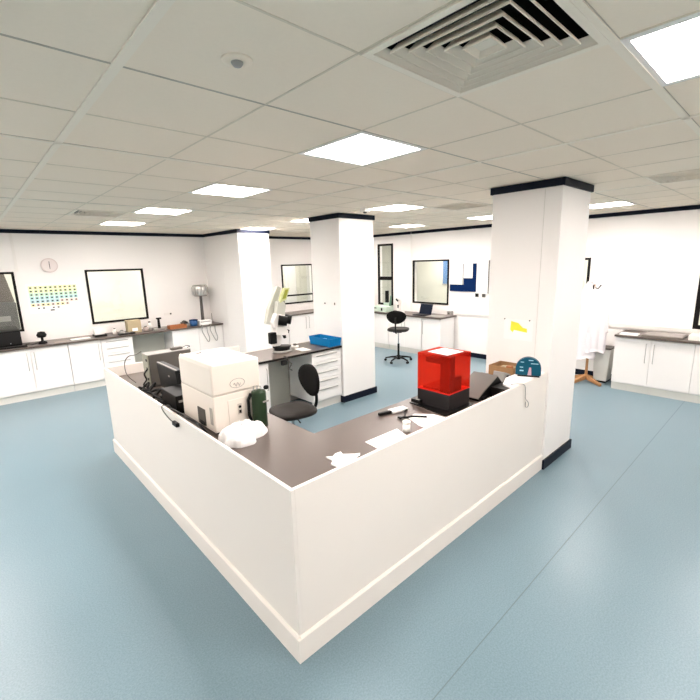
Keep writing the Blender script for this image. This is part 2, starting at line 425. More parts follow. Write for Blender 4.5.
slab('worktop', [(-1.96, 6.94), (3.035, 6.94), (3.035, 7.545), (-1.96, 7.545)], 0.87, 0.9, 'long dark brown worktop along the left back wall')
slab('worktop', [(3.745, 6.94), (6.43, 6.94), (6.43, 3.64), (7.045, 3.64), (7.045, 7.545), (3.745, 7.545)], 0.87, 0.9, 'dark grey-brown worktop along the far right wall and alcove')
slab('worktop', [(6.43, -1.72), (7.045, -1.72), (7.045, 0.345), (6.43, 0.345)], 0.87, 0.9, 'dark worktop on the cabinets beside the coat stand')

# ------------------------------------------------------------------ ceiling lights and vents
lab = {(0.68,0.14): 'lit square ceiling light panel, largest whole one, left of the big air vent',
 (0.68,1.94): 'lit square ceiling light panel, second along the left row from the big vent',
 (0.68,3.74): 'lit square ceiling light panel, third along the left row towards the back wall',
 (0.68,5.54): 'lit square ceiling light panel, smallest of the left row, nearest the back wall',
 (0.68,-1.66): 'lit square ceiling light panel cut off by the top right picture corner',
 (3.08,-1.66): 'lit square ceiling light panel outside the picture to the right',
 (3.08,0.14): 'lit square ceiling light panel hidden above the big column',
 (3.08,1.94): 'lit square ceiling light panel between the middle and the big column',
 (3.08,3.74): 'lit square ceiling light panel just left of the middle column top',
 (3.08,5.54): 'lit square ceiling light panel above the far left column',
 (5.48,-1.66): 'lit square ceiling light panel outside the right edge over the far cabinets',
 (5.48,0.14): 'lit square ceiling light panel right of the big column top',
 (5.48,1.94): 'lit square ceiling light panel just left of the big column top, far off',
 (5.48,3.74): 'lit square ceiling light panel above the far swivel chair',
 (5.48,5.54): 'lit square ceiling light panel behind the middle column'}
def make_light(x, y, label):
    t = thing('ceiling_light', label, 'ceiling light', (x+0.3, y+0.3, CZ), 0, 'square ceiling light panels')
    f = MB(); a, b = 0.294, 0.262
    for x0, x1, y0, y1 in ((-a,a,-a,-b),(-a,a,b,a),(-a,-b,-b,b),(b,a,-b,b)): f.box(x0, x1, y0, y1, -0.004, 0.03)
    f.box(-a, a, -a, a, 0.05, 0.06)
    f.build('frame', WHITE, parent=t)
    MB().box(-b, b, -b, b, 0.002, 0.012).build('diffuser', LIGHTM, parent=t)
    return t
first = None
for (x, y) in cells_light:
    L = lab.get((x, y), 'unseen square ceiling light panel added outside the picture to brighten the half wall')
    if first is None: first = make_light(x, y, L)
    else: dup(first, (x+0.3, y+0.3, CZ), 0, L)

def make_vent(x, y, label):
    t = thing('ceiling_vent', label, 'air vent', (x+0.3, y+0.3, CZ), 0)
    f = MB(); a, b = 0.294, 0.268
    for x0, x1, y0, y1 in ((-a,a,-a,-b),(-a,a,b,a),(-a,-b,-b,b),(b,a,-b,b)): f.box(x0, x1, y0, y1, -0.008, 0.004)
    f.build('frame', TBARW, parent=t)
    d = MB(); 
    for x0, x1, y0, y1 in ((-0.29,0.29,-0.29,-0.28),(-0.29,0.29,0.28,0.29),(-0.29,-0.28,-0.28,0.28),(0.28,0.29,-0.28,0.28)): d.box(x0, x1, y0, y1, 0.005, 0.2)
    d.box(-0.29, 0.29, -0.29, 0.29, 0.2, 0.21)
    d.build('plenum', DARK, parent=t)
    n = 6
    for k in range(n):
        ro = 0.268-k*0.043; ri = ro-0.019; zo, zi = -0.003, 0.020; th = 0.0012
        bl = MB()
        for q in range(4):
            c, s_ = [(1,0),(0,1),(-1,0),(0,-1)][q]
            def P(r, l, z): return (c*r-s_*l, s_*r+c*l, z)
            bl.hexa([P(ri,-ri,zi), P(ro,-ro,zo), P(ro,ro,zo), P(ri,ri,zi)], [P(ri,-ri,zi+th*2), P(ro,-ro,zo+th*2), P(ro,ro,zo+th*2), P(ri,ri,zi+th*2)])
        for q in range(4):
            c, s_ = [(1,0),(0,1),(-1,0),(0,-1)][q]
            def Q(r, l, z): return (c*r-s_*l, s_*r+c*l, z)
            e_ = ro-0.0032
            bl.hexa([Q(e_,-e_,-0.0075), Q(ro,-ro,-0.0075), Q(ro,ro,-0.0075), Q(e_,e_,-0.0075)], [Q(e_,-e_,zo), Q(ro,-ro,zo), Q(ro,ro,zo), Q(e_,e_,zo)])
        if k == n-1: bl.box(-ri, ri, -ri, ri, zi-0.012, zi-0.006)
        bl.build('louvre', TBARW, parent=t)
    return t
v = make_vent(0.08, -1.06, 'large square louvred air vent in the ceiling at the top centre')
dup(v, (0.38, 4.64, CZ), 0, 'small-looking square ceiling vent at far left above the back wall')
dup(v, (3.98, 1.64, CZ), 0, 'square ceiling vent seen edge-on left of the big column top')
dup(v, (3.98, -0.76, CZ), 0, 'square ceiling vent at the right picture edge above the right wall')

t = thing('smoke_detector', 'round white flush smoke detector on the ceiling, top left of the light', 'smoke detector', (-0.213, -0.155, CZ))
MB().lathe([(0.0,-0.006),(0.03,-0.008),(0.052,-0.004),(0.054,0.0)], n=32).build('flange', CEIL, parent=t)
MB().lathe([(0.0,-0.02),(0.014,-0.02),(0.02,-0.012),(0.022,-0.006)], n=24).build('sensor', LGREY, parent=t)
t = thing('motion_sensor', 'small pale sensor under the ceiling right of the middle column', 'sensor', (3.0, 2.45, CZ))
MB().box(-0.05,0.05,-0.05,0.05,-0.05,-0.003).build('housing', WHITE, parent=t, bevel=0.008)
MB().lathe([(0.0,-0.07),(0.02,-0.065),(0.03,-0.052)], n=16).build('lens', GREY, parent=t)

# ------------------------------------------------------------------ wall items
t = thing('wall_clock', 'pale round clock on the left back wall above the chart', 'clock', (0.155, YB-0.001, 2.215))
MB().cyl((0,-0.03,0),(0,-0.001,0),0.125,0.125,32).build('rim', CLOCKM, parent=t)
MB().cyl((0,-0.033,0),(0,-0.0305,0),0.108,0.108,32).build('face', mat('clock_face', (0.8,0.72,0.69), 0.5), parent=t)
MB().box(-0.004,0.004,-0.037,-0.034,-0.02,0.07).build('hand', DARK, parent=t)
MB().box(-0.003,0.004,-0.0375,-0.034,-0.06,0.01).build('hand', DARK, parent=t)

# colour chart on the wall (rows of small coloured cells with dark marks)
ch = MB(); W, H = 0.78, 0.52
ch.box(0, W, -0.003, 0, 0, H, 0)
cw, hh = 0.069, 0.056
ramp = [(0.85,0.87,0.52),(0.76,0.85,0.52),(0.58,0.81,0.62),(0.50,0.76,0.72),(0.50,0.72,0.74)]
cm = [PAPER, DARK]+[mat('chart_%d' % i, c, 0.8) for i, c in enumerate(ramp)]+[mat('chart_5', (0.9,0.82,0.55), 0.8), mat('chart_6', (0.9,0.76,0.68), 0.8)]
for r in range(7):
    for c in range(10):
        x = 0.03+c*0.0725; z = H-0.075-r*0.060
        mi = 2+r if r < 5 else (7 if (c+r) % 3 else 8)
        if r == 4 and c > 5: mi = 8
        if r == 5 and c > 7: continue
        if r == 6 and c not in (1, 2, 4, 5): continue
        if r < 1 and 2 < c < 5: mi = 3
        if r != 6: ch.box(x, x+cw*0.93, -0.004, -0.003, z-hh*0.5, z+hh*0.5, mi)
        ch.box(x+0.018, x+0.046, -0.005, -0.004, z-0.011, z+0.010, 1)
ch.box(0.3, 0.36, -0.005, -0.003, 0.03, 0.05, 1)
tag(ch.build('wall_chart', cm, loc=(-0.235, YB-0.001, 1.39)), 'wide poster of coloured square cells on the left back wall', 'poster')

# noticeboards right wall (u = y)
t = thing('noticeboard', 'blue felt noticeboard with white papers between the window and whiteboard', 'noticeboard', (XR-0.001, 3.50, 1.44))
MB().box(-0.02, 0, -0.32, 0.33, 0, 0.60).build('board', BLUEF, parent=t)
for y0, y1, z0, z1 in ((0.01, 0.325, 0.15, 0.60), (-0.235, -0.01, 0.29, 0.60)):
    MB().box(-0.023, -0.0205, y0, y1, z0, z1).build('paper', PAPER, parent=t)
MB().box(-0.026, -0.0205, -0.02, 0.0, 0.15, 0.59).build('divider', LGREY, parent=t)
t = thing('whiteboard', 'white board with a grey edge just left of the big column', 'whiteboard', (XR-0.001, 3.03, 1.41))
MB().box(-0.02, 0, -0.13, 0.14, 0, 0.69).build('board', PAPER, parent=t)
MB().box(-0.024, 0, -0.145, -0.13, 0, 0.69).build('edge', GREY, parent=t)
for i, (y, L) in enumerate(((3.15, 'small dark socket on the right wall under the blue noticeboard'), (2.99, 'small grey socket under the whiteboard'))):
    t = thing('wall_socket', L, 'socket', (XR-0.001, y, 1.33))
    MB().box(-0.012, 0, -0.04, 0.04, 0, 0.08).build('plate', LGREY, parent=t)
    MB().box(-0.03, -0.0125, -0.03, 0.03, 0.01, 0.07).build('plug', DARK if i == 0 else GREY, parent=t)
# notice on the big column (faces -x)
t = thing('notice', 'white paper notice with a yellow highlighted arrow on the big column', 'notice', (3.039, 0.17, 1.305))
MB().box(-0.002, 0, 0, 0.30, 0, 0.21).build('sheet', PAPER, parent=t)
MB().prism_yz([(0.055,0.085),(0.06,0.125),(0.10,0.13),(0.15,0.175),(0.225,0.19),(0.23,0.10),(0.205,0.075),(0.19,0.10)], -0.0045, -0.0025).build('mark', YELLOW, parent=t)
for y in (0.035, 0.295): MB().cyl((-0.008,y,0.208),(-0.0025,y,0.208),0.006,0.006,10).build('pin', DARK, parent=t)
t = thing('wall_socket', 'pair of tiny dark screws on the middle column above the blue tray', 'fixing', (3.0395, 3.28, 1.51))
MB().box(-0.006,0,0.105,0.135,0.0,0.02).build('screw', GREY, parent=t)
MB().box(-0.006,0,-0.12,-0.10,-0.005,0.03).build('screw', GREY, parent=t)
t.name = 'column_fixing'

# ------------------------------------------------------------------ swivel chairs
def make_chair(label, loc, rz, seat_z, back_r=(0.19, 0.16)):
    t = thing('swivel_chair', label, 'chair', loc, rz, 'black swivel lab chairs')
    hub = MB().lathe([(0.0,0.055),(0.045,0.055),(0.05,0.08),(0.05,0.13),(0.03,0.145),(0.0,0.145)], n=20).build('hub', BLACK, parent=t)
    for k in range(5):
        a = 2*PI*k/5+0.3; c, s_ = math.cos(a), math.sin(a)
        lg = MB().tube([(0.04*c,0.04*s_,0.105),(0.16*c,0.16*s_,0.095),(0.29*c,0.29*s_,0.068)], [0.024,0.019,0.014], 8)
        lgo = lg.build('leg', BLACK, parent=t)
        w = MB(); w.cyl((0.29*c,0.29*s_,0.07),(0.29*c,0.29*s_,0.04),0.008,0.008,8)
        for sd in (-1, 1):
            p = Vector((0.29*c, 0.29*s_, 0.027)); d = Vector((-s_, c, 0))*0.006*sd
            w.cyl(p+d, p+d*3.2, 0.026, 0.026, 14)
        w.build('caster', DARK, parent=lgo)
    MB().cyl((0,0,0.14),(0,0,0.14+(seat_z-0.2)*0.48),0.024,0.024,14).build('gas_column', BLACK, parent=t)
    MB().cyl((0,0,0.14),(0,0,seat_z-0.07),0.014,0.014,12).build('piston', CHROME, parent=t)
    # seat: rounded squarish cushion; back is at -x side, sitter faces +x
    pts = []
    for i in range(36):
        a = 2*PI*i/36; r = 1/((abs(math.cos(a))**3.2+abs(math.sin(a))**3.2)**(1/3.2))
        pts.append((0.225*r*math.cos(a), 0.225*r*math.sin(a)*(1.0-0.04*math.cos(a))))
    sm = MB(); vs = []; prof = [(0.90,-0.055),(0.985,-0.04),(1.0,-0.02),(0.97,-0.005),(0.85,0.004),(0.5,-0.001),(0.0,-0.004)]
    for sc, z in prof: vs += [(x*sc, y*sc, seat_z+z) for x, y in pts]
    n = 36
    sm._add(vs, [(j*n+i, j*n+(i+1)%n, (j+1)*n+(i+1)%n, (j+1)*n+i) for j in range(len(prof)-1) for i in range(n)], 0, True)
    sm.f.append(list(range(n))[::-1]); sm.m.append(0); sm.s.append(False)
    sm.build('seat', SEATM, parent=t)
    MB().box(-0.12,0.12,-0.09,0.09,seat_z-0.085,seat_z-0.05).build('seat_mount', BLACK, parent=t, bevel=0.01)
    MB().tube([(0.02,0.09,seat_z-0.07),(0.03,0.18,seat_z-0.075),(0.05,0.25,seat_z-0.07)], 0.007, 8).build('lever', BLACK, parent=t)
    MB().tube(smooth_curve([(-0.1,0,seat_z-0.07),(-0.24,0,seat_z-0.065),(-0.285,0,seat_z+0.02),(-0.275,0,seat_z+0.17),(-0.26,0,seat_z+0.27)]), 0.017, 10).build('back_stem', BLACK, parent=t)
    bk = MB(); rot = Matrix.Rotation(math.radians(-6), 3, 'Y'); vs = []; nu, nv = 20, 14
    # backrest: cushioned rounded shape, curved around the sitter
    zc = seat_z+0.26; ry, rz_ = back_r
    for j in range(nv+1):
        tt = PI*j/nv
        for i in range(nu):
            a = 2*PI*i/nu
            y = ry*math.sin(tt)*math.cos(a); th = 0.032*abs(math.sin(tt))**0.5*math.sin(a)
            z = -rz_*math.cos(tt)
            y *= 1.0+0.12*z/rz_
            vs.append(Vector((-0.225+th+0.55*y*y, y, zc+z)))
    bk._add(vs, [(j*nu+i, j*nu+(i+1)%nu, (j+1)*nu+(i+1)%nu, (j+1)*nu+i) for j in range(nv) for i in range(nu)], 0, True)
    bk.build('backrest', FABRIC, parent=t)
    return t
make_chair('black swivel chair with oval back pulled up inside the enclosure', (1.275, 1.83, 0), math.radians(172), 0.665, (0.225, 0.17))
make_chair('tall black swivel chair standing at the far right worktop', (5.66, 4.17, 0), math.radians(28), 0.73, (0.21, 0.14))

# ------------------------------------------------------------------ big cream instrument on the left branch
t = thing('benchtop_analyser', 'large cream boxy laboratory instrument on the left worktop by the half wall', 'lab instrument', (0.165, 1.2, 0.9))
w, d, h = 0.395, 0.60, 0.525
MB().box(0, w, 0, d, 0.012, 0.29).build('base', CREAM, parent=t, bevel=0.008)
MB().prism_xz([(0.0,0.294),(0.0,0.50),(0.012,0.535),(0.03,h),(w,h-0.0),(w,0.294)], 0.0, d).build('hood', CREAM, parent=t, bevel=0.012)
MB().box(0.0005, w-0.0005, 0.0005, d-0.004, 0.289, 0.295).build('seam', mat('seam_greige', (0.6,0.54,0.48), 0.6), parent=t)
MB().box(0.11, 0.31, -0.004, 0.002, 0.04, 0.24).build('door', CREAM, parent=t, bevel=0.004)
sc = MB().box(0.185, 0.215, -0.012, -0.007, 0.115, 0.20)
sc.build('display', mat('display_bezel', (0.62,0.55,0.49), 0.5), parent=t)
MB().cyl((0.2,-0.015,0.175),(0.2,-0.0125,0.175),0.011,0.011,14).build('button', BLACK, parent=t)
MB().box(0.191, 0.209, -0.0155, -0.0125, 0.125, 0.150).build('button', BLACK, parent=t)
lg = MB()
lg.tube([(0.20+0.06*math.cos(a*PI/12), -0.002, 0.36+0.035*math.sin(a*PI/12)) for a in range(25)], 0.0018, 6)
lg.tube([(0.17+0.03*i/6, -0.002, 0.35+0.015*math.sin(i*1.2)) for i in range(12)], 0.002, 6)
lg.build('logo', LGREY, parent=t)
MB().box(-0.004, 0.003, 0.03, 0.07, 0.07, 0.20).build('grille', mat('grille_greige', (0.42,0.40,0.35), 0.6), parent=t)
MB().box(-0.006, 0.003, 0.16, 0.29, 0.03, 0.16).build('side_port', GREY, parent=t)
MB().box(-0.010, -0.005, 0.17, 0.25, 0.03, 0.06).build('connector', BLACK, parent=t)
for x in (0.03, w-0.03):
    for y in (0.03, d-0.03): MB().cyl((x,y,0),(x,y,0.012),0.015,0.015,12).build('foot', BLACK, parent=t)
MB().box(0.12, 0.16, 0.50, 0.52, h-0.002, h+0.005).build('latch', DARK, parent=t)

# small dark clip resting on the instrument
t = thing('cable_adapter', 'small grey adapter lying on top of the grey case behind the monitor', 'adapter', (0.56, 2.94, 1.2515))
MB().box(-0.06,0.06,-0.03,0.03,0,0.025).build('body', GREY, parent=t, bevel=0.005)
MB().tube(smooth_curve([(0.06,0,0.012),(0.12,0.02,0.02),(0.15,0.0,0.012),(0.11,-0.03,0.008)]),0.004,6).build('cord', DARK, parent=t)

# grey case and black monitor behind it
t = thing('equipment_case', 'flat-sided grey equipment case behind the black monitor on the left worktop', 'equipment case', (0.235, 2.86, 0.9))
MB().box(0.012, 0.45, 0, 0.17, 0.015, 0.345).build('body', GREY, parent=t, bevel=0.006)
MB().box(0.0, 0.45, 0.0, 0.18, 0.346, 0.351).build('lid', LGREY, parent=t)
MB().box(0.0, 0.011, 0.01, 0.17, 0.02, 0.345).build('side_panel', mat('side_panel_green', (0.34,0.34,0.27), 0.5), parent=t)
for z in (0.28, 0.19, 0.08): MB().box(-0.006, -0.0005, 0.03, 0.06, z, z+0.025).build('port', BLACK, parent=t)
for x in (0.04, 0.43):
    for y in (0.03, 0.14): MB().cyl((x,y,0),(x,y,0.014),0.014,0.014,10).build('foot', BLACK, parent=t)

t = thing('monitor', 'black flat monitor seen from behind beside the cream instrument', 'monitor', (0.30, 2.3, 0.9))
MB().prism_xz([(0.0,0.03),(-0.02,0.285),(0.05,0.29),(0.075,0.03)], -0.06, 0.45).build('screen_housing', mat('monitor_back', (0.010,0.012,0.013), 0.4, spec=0.3), parent=t, bevel=0.006)
MB().box(-0.015, 0.0, -0.06, 0.45, 0.287, 0.292).build('top_rim', LGREY, parent=t)
MB().box(0.03, 0.07, 0.14, 0.22, 0.005, 0.03).build('stand_neck', BLACK, parent=t)
MB().prism([(-0.06,0.06),(0.14,0.06),(0.14,0.3),(-0.06,0.3)], 0.0, 0.012).build('stand_foot', BLACK, parent=t, bevel=0.004)
MB().cyl((-0.0165,0.13,0.20),(-0.013,0.13,0.20),0.010,0.010,12).build('badge', CHROME, parent=t)

t = thing('docking_box', 'black box with cables between the monitor and the cream instrument', 'box', (0.13, 1.86, 0.9))
MB().box(0, 0.34, 0, 0.36, 0.0, 0.16).build('body', BLACK, parent=t, bevel=0.006)
MB().box(0.02, 0.06, -0.002, 0.0, 0.10, 0.12).build('light', LGREY, parent=t)
def cable(label, pts, r=0.006, m=BLACK, name='cable'):
    return tag(MB().tube(smooth_curve(pts, 6), r, 8).build(name, m), label, 'cable')
cable('tangle of black cables along the half wall below the monitor', [(0.10,2.86,0.906),(0.12,2.75,0.95),(0.07,2.66,0.99),(0.13,2.6,0.96),(0.06,2.5,1.0),(0.15,2.42,0.94),(0.09,2.33,0.99),(0.14,2.2,0.93),(0.07,2.12,0.98),(0.12,2.02,0.94),(0.08,1.92,0.98),(0.10,1.82,0.93),(0.06,1.74,0.97)], 0.011)
cable('black cable with beads running on top of the half wall beside the instrument', [(0.045,1.78,0.99),(0.03,1.68,1.022),(0.028,1.55,1.03),(0.04,1.45,1.022),(0.028,1.36,1.03),(0.05,1.25,1.02),(0.035,1.16,1.028),(0.05,1.05,0.98)], 0.008)
cable('thin grey looped cable rising behind the grey case near the half wall end', [(0.18,3.18,0.91),(0.12,3.25,1.0),(0.12,3.28,1.12),(0.15,3.22,1.2),(0.2,3.15,1.22),(0.26,3.13,1.25)], 0.0045, GREY)
cable('snarl of thin black cables in front of the grey case', [(0.13,2.84,0.91),(0.2,2.8,0.98),(0.15,2.72,0.92),(0.22,2.66,1.0),(0.14,2.6,0.94),(0.2,2.52,0.97),(0.13,2.45,0.92),(0.2,2.4,1.0),(0.24,2.34,0.93),(0.15,2.3,0.96),(0.19,2.26,0.91)], 0.012)
cable('black cable hanging down the left side of the grey case', [(0.225,2.88,1.10),(0.19,2.87,1.06),(0.20,2.86,1.0),(0.16,2.83,0.96),(0.19,2.79,0.93),(0.15,2.72,0.91)], 0.009)
t = thing('power_plug', 'black plug hanging outside the half wall beside the cream instrument', 'plug', (-0.012, 1.50, 0.965))
MB().box(-0.018,0.010,-0.05,0.04,-0.02,0.012).build('body', BLACK, parent=t, bevel=0.006)
MB().tube(smooth_curve([(0,0.04,0.0),(0.0,0.12,-0.005),(0.0,0.26,0.03),(0.005,0.30,0.058),(0.03,0.30,0.062),(0.06,0.29,0.03)]),0.004,6).build('cord', GREY, parent=t)

# plastic bag
bm_ = MB(); nu, nv = 36, 16; vs = []
rnd = random.Random(3); ph = [rnd.uniform(0, 6.28) for _ in range(12)]
for j in range(nv+1):
    tt = 0.5*PI*j/nv
    for i in range(nu):
        a = 2*PI*i/nu
        r = 1+0.16*math.sin(3*a+ph[0])+0.10*math.sin(5*a+ph[1])+0.06*math.sin(9*a+ph[2])
        cr = 0.10*math.sin(7*a+6*tt+ph[3])+0.08*math.sin(11*a-9*tt+ph[4])
        R_ = math.cos(tt)**0.8 if tt < PI/2-1e-6 else 0
        vs.append((0.17*r*R_*math.cos(a), 0.125*r*R_*math.sin(a), max(0, 0.115*math.sin(tt)*(1+cr)+0.008*math.sin(5*a)*math.sin(2*tt))))
bm_._add(vs, [(j*nu+i, j*nu+(i+1)%nu, (j+1)*nu+(i+1)%nu, (j+1)*nu+i) for j in range(nv) for i in range(nu)], 0, False)
tag(bm_.build('plastic_bag', BAG, loc=(0.27, 1.0, 0.9015), rot=(0,0,0.1)), 'crumpled white plastic bag on the worktop in front of the instrument', 'bag')

# green canister
t = thing('gas_canister', 'dark green cylindrical canister with silver pins right of the cream instrument', 'canister', (0.495, 1.125, 0.9))
MB().lathe([(0.0,0.0),(0.052,0.0),(0.056,0.006),(0.056,0.27),(0.052,0.284),(0.0,0.286)], n=28).build('body', GREENM, parent=t)
for dx in (-0.03, -0.008, 0.014):
    MB().cyl((dx,-dx*0.6,0.287),(dx,-dx*0.6,0.325),0.006,0.006,8).build('pin', CHROME, parent=t)
MB().box(0.0,0.05,-0.0585,-0.053,0.20,0.212).build('label', LGREY, parent=t)
MB().lathe([(0,-0.018),(0.018,-0.012),(0.022,0),(0.018,0.012),(0,0.018)], c=(0.052,-0.03,0.306), n=14).build('valve_knob', BLACK, parent=t)
MB().tube([(-0.055,0.02,0.03),(-0.075,0.03,0.10),(-0.075,0.03,0.22),(-0.055,0.02,0.27)],0.012,8).build('carry_strap', BLACK, parent=t)

# ------------------------------------------------------------------ desktop red printer
t = thing('desktop_printer', 'black desktop 3D printer with a red see-through hood on the right worktop', '3D printer', (1.73, 0.245, 0.9))
w, d = 0.305, 0.325
MB().box(0, w, 0, d, 0.008, 0.142).build('base', mat('printer_base', (0.016,0.0135,0.014), 0.4, spec=0.3), parent=t, bevel=0.004)
MB().box(-0.002, w+0.002, -0.002, d+0.002, 0.142, 0.148).build('trim_ring', REDS, parent=t)
c = MB(); th = 0.005
c.box(0, th, 0, d, 0.148, 0.455).box(w-th, w, 0, d, 0.148, 0.455).box(th, w-th, 0, th, 0.148, 0.455).box(th, w-th, d-th, d, 0.148, 0.455).box(0, w, 0, d, 0.455, 0.46)
c.build('hood', REDP, parent=t)
MB().box(0.012, 0.09, 0.012, 0.10, 0.15, 0.45).build('lift_tower', BLACK, parent=t)
MB().box(0.015, 0.20, 0.102, 0.25, 0.385, 0.425).build('build_platform', BLACK, parent=t)
MB().box(0.03, 0.27, 0.102, 0.29, 0.149, 0.165).build('resin_tank', mat('tank', (0.1,0.01,0.008), 0.3), parent=t)
MB().box(0.092, 0.19, 0.011, 0.06, 0.1495, 0.27).build('cartridge', BLACK, parent=t)
MB().prism([(-0.1,-0.03),(0.06,-0.06),(0.3,-0.06),(0.3,0.02),(0.02,0.38),(-0.04,0.38)],0,0.008).build('foot_plate', BLACK, parent=t)
MB().box(-0.045, -0.001, 0.27, 0.36, 0.02, 0.05).build('front_tray', BLACK, parent=t, bevel=0.004)
MB().box(-0.0455, -0.03, 0.275, 0.31, 0.0505, 0.054).build('tray_label', LGREY, parent=t)
tag(MB().prism([(0,0),(0.21,-0.02),(0.23,0.19),(0.02,0.21)],0,0.003).build('paper_sheet', PAPER, loc=(1.77,0.30,1.3615)), 'white paper sheet lying on top of the red printer', 'paper')

# black case under a white panel, sloping console behind it
t = thing('black_case', 'long low black case on the right worktop end carrying the white panel', 'case', (2.30, 0.028, 0.9))
MB().box(0, 0.72, 0, 0.165, 0, 0.10).build('body', BLACK, parent=t, bevel=0.003)
MB().box(0.1, 0.14, -0.003, 0.0, 0.03, 0.05).build('catch', DARK, parent=t)
tag(MB().prism([(2.36,0.0245),(3.03,0.0245),(3.03,0.205),(2.60,0.205),(2.40,0.13)], 1.0015, 1.018).build('plastic_sheet', PAPER), 'white flat panel lying beside the half wall under the teal dispenser', 'panel')
t = thing('sloping_console', 'sloping black console with a grey face right of the red printer', 'console', (2.12, 0.205, 0.9))
MB().prism_xz([(0,0.004),(0,0.02),(0.33,0.16),(0.43,0.07),(0.44,0.004)], 0, 0.25).build('body', BLACK, parent=t)
MB().prism_xz([(-0.01,0.024),(-0.008,0.030),(0.325,0.170),(0.33,0.1625),(0,0.0225)], 0.003, 0.247).build('face_plate', mat('console_face', (0.16,0.145,0.13), 0.35, metal=0.2), parent=t)
MB().box(0.05,0.12,-0.01,-0.0005,0.004,0.03).build('foot', DARK, parent=t)

# cardboard tray + grey gadget
t = thing('cardboard_tray', 'shallow brown cardboard tray with bits in it near the big column', 'cardboard tray', (2.785, 0.225, 0.9), 0.0)
c = MB(); W_, D_ = 0.24, 0.26
c.box(0,W_,0,D_,0.0,0.10).box(0,0.006,0,D_,0.10,0.165).box(W_-0.006,W_,0,D_,0.10,0.165).box(0.006,W_-0.006,0,0.006,0.10,0.165).box(0.006,W_-0.006,D_-0.006,D_,0.10,0.165)
c.build('tray', BROWN, parent=t)
for k in range(6):
    x, y = random.uniform(0.03,0.16), random.uniform(0.03,0.18)
    MB().box(x,x+0.05,y,y+0.05,0.1005,0.145+0.005*k).build('piece', [WOOD, BEIGE, ORANGE][k%3], parent=t)
t = thing('grey_gadget', 'small grey gadget on the worktop in front of the cardboard tray', 'gadget', (2.60, 0.23, 0.9))
MB().prism_xz([(0,0),(0.15,0),(0.15,0.12),(0.03,0.16)],0,0.12).build('body', LGREY, parent=t, bevel=0.008)
MB().box(0.06,0.10,-0.003,0.0,0.09,0.12).build('socket', DARK, parent=t)

# teal dome dispenser on the ledge
t = thing('tape_dispenser', 'teal half-round dispenser standing on the half wall end by the big column', 'dispenser', (2.80, 0.085, 1.018), math.radians(-67.5))
n = 24; R_ = 0.112
poly = [(R_*math.cos(PI*i/n), 0.075+R_*0.98*math.sin(PI*i/n)) for i in range(n+1)]+[(-R_,0.012),(R_,0.012)]
MB().prism_xz(poly, -0.03, 0.03).build('shell', TEAL, parent=t, bevel=0.006)
MB().prism_xz([(-R_+0.02,0),(R_-0.01,0),(R_-0.01,0.012),(-R_+0.02,0.012)], -0.035, 0.03).build('foot', DARK, parent=t)
pr = MB()
for x0, x1, z0, z1 in ((-0.07,-0.04,0.135,0.142),(0.0,0.04,0.155,0.163),(0.02,0.085,0.125,0.132),(-0.075,-0.045,0.085,0.093),(-0.075,-0.04,0.05,0.062)):
    pr.box(x0, x1, -0.0325, -0.0305, z0, z1)
pr.build('print', mat('teal_print', (0.35,0.62,0.72), 0.5), parent=t)
MB().prism_xz([(-0.005,0.015),(0.03,0.015),(0.025,0.09),(0.008,0.09)], -0.034, -0.0305).build('bottle_print', mat('pink_print', (0.55,0.35,0.42), 0.5), parent=t)
cable('thin grey cable looping down the outside of the half wall near the column', [(2.36,0.12,0.93),(2.40,0.06,1.02),(2.46,0.0,1.03),(2.53,-0.012,1.0),(2.55,-0.012,0.93),(2.56,-0.012,0.87),(2.62,-0.012,0.82),(2.62,-0.012,0.78),(2.57,-0.012,0.79),(2.565,-0.012,0.84)], 0.0035, LGREY)

# papers and small things on the right branch
def sheet(label, pts, z=0.9012, th=0.0025, m=PAPER, name='paper_sheet', cat='paper'):
    return tag(MB().prism(pts, z, z+th).build(name, m), label, cat)
sheet('crumpled white paper scrap nearest the half wall corner', [(0.50,0.338),(0.535,0.31),(0.57,0.33),(0.615,0.325),(0.60,0.29),(0.66,0.235),(0.69,0.22),(0.66,0.19),(0.56,0.165),(0.47,0.18),(0.46,0.24),(0.50,0.27)], th=0.008)
sheet('black pen beside the crumpled paper scrap', [(0.53,0.155),(0.66,0.200),(0.663,0.190),(0.533,0.145)], m=BLACK, name='pen', cat='pen', th=0.008)
sheet('large white paper sheet flat on the right worktop along the half wall', [(0.82,0.12),(1.10,0.12),(1.17,0.32),(0.84,0.325)])
sheet('white paper sheet under the edge of the red printer', [(1.40,0.40),(1.50,0.42),(1.60,0.31),(1.60,0.10),(1.33,0.10),(1.33,0.24)], z=0.9014)
t = thing('hand_tool', 'white tool with a black handle lying behind the white pot', 'hand tool', (1.27,0.60,0.901), math.radians(-12))
MB().box(0,0.12,-0.015,0.015,0.002,0.026).build('handle', BLACK, parent=t, bevel=0.005)
MB().box(0.12,0.28,-0.035,0.045,0.002,0.022).build('head', PAPER, parent=t, bevel=0.006)
t = thing('white_pot', 'small white cylindrical pot standing between the two paper sheets', 'pot', (1.19,0.245,0.901))
MB().lathe([(0.0,0.0),(0.027,0.0),(0.028,0.06),(0.0,0.06)], n=20).build('body', PAPER, parent=t)
MB().lathe([(0.0,0.0605),(0.030,0.0605),(0.030,0.078),(0.0,0.079)], n=20).build('lid', WHITE, parent=t)
t = thing('pliers', 'pair of black pliers lying beside the white pot', 'pliers', (1.36,0.36,0.901), math.radians(15))
MB().tube(smooth_curve([(0.0,0.10,0.01),(0.03,0.04,0.01),(0.08,0.0,0.01),(0.12,-0.1,0.01)]),0.008,8).build('handle', BLACK, parent=t)
MB().tube(smooth_curve([(-0.02,0.07,0.012),(0.05,0.06,0.012),(0.13,0.10,0.012),(0.2,0.11,0.012)]),0.008,8).build('handle', BLACK, parent=t)

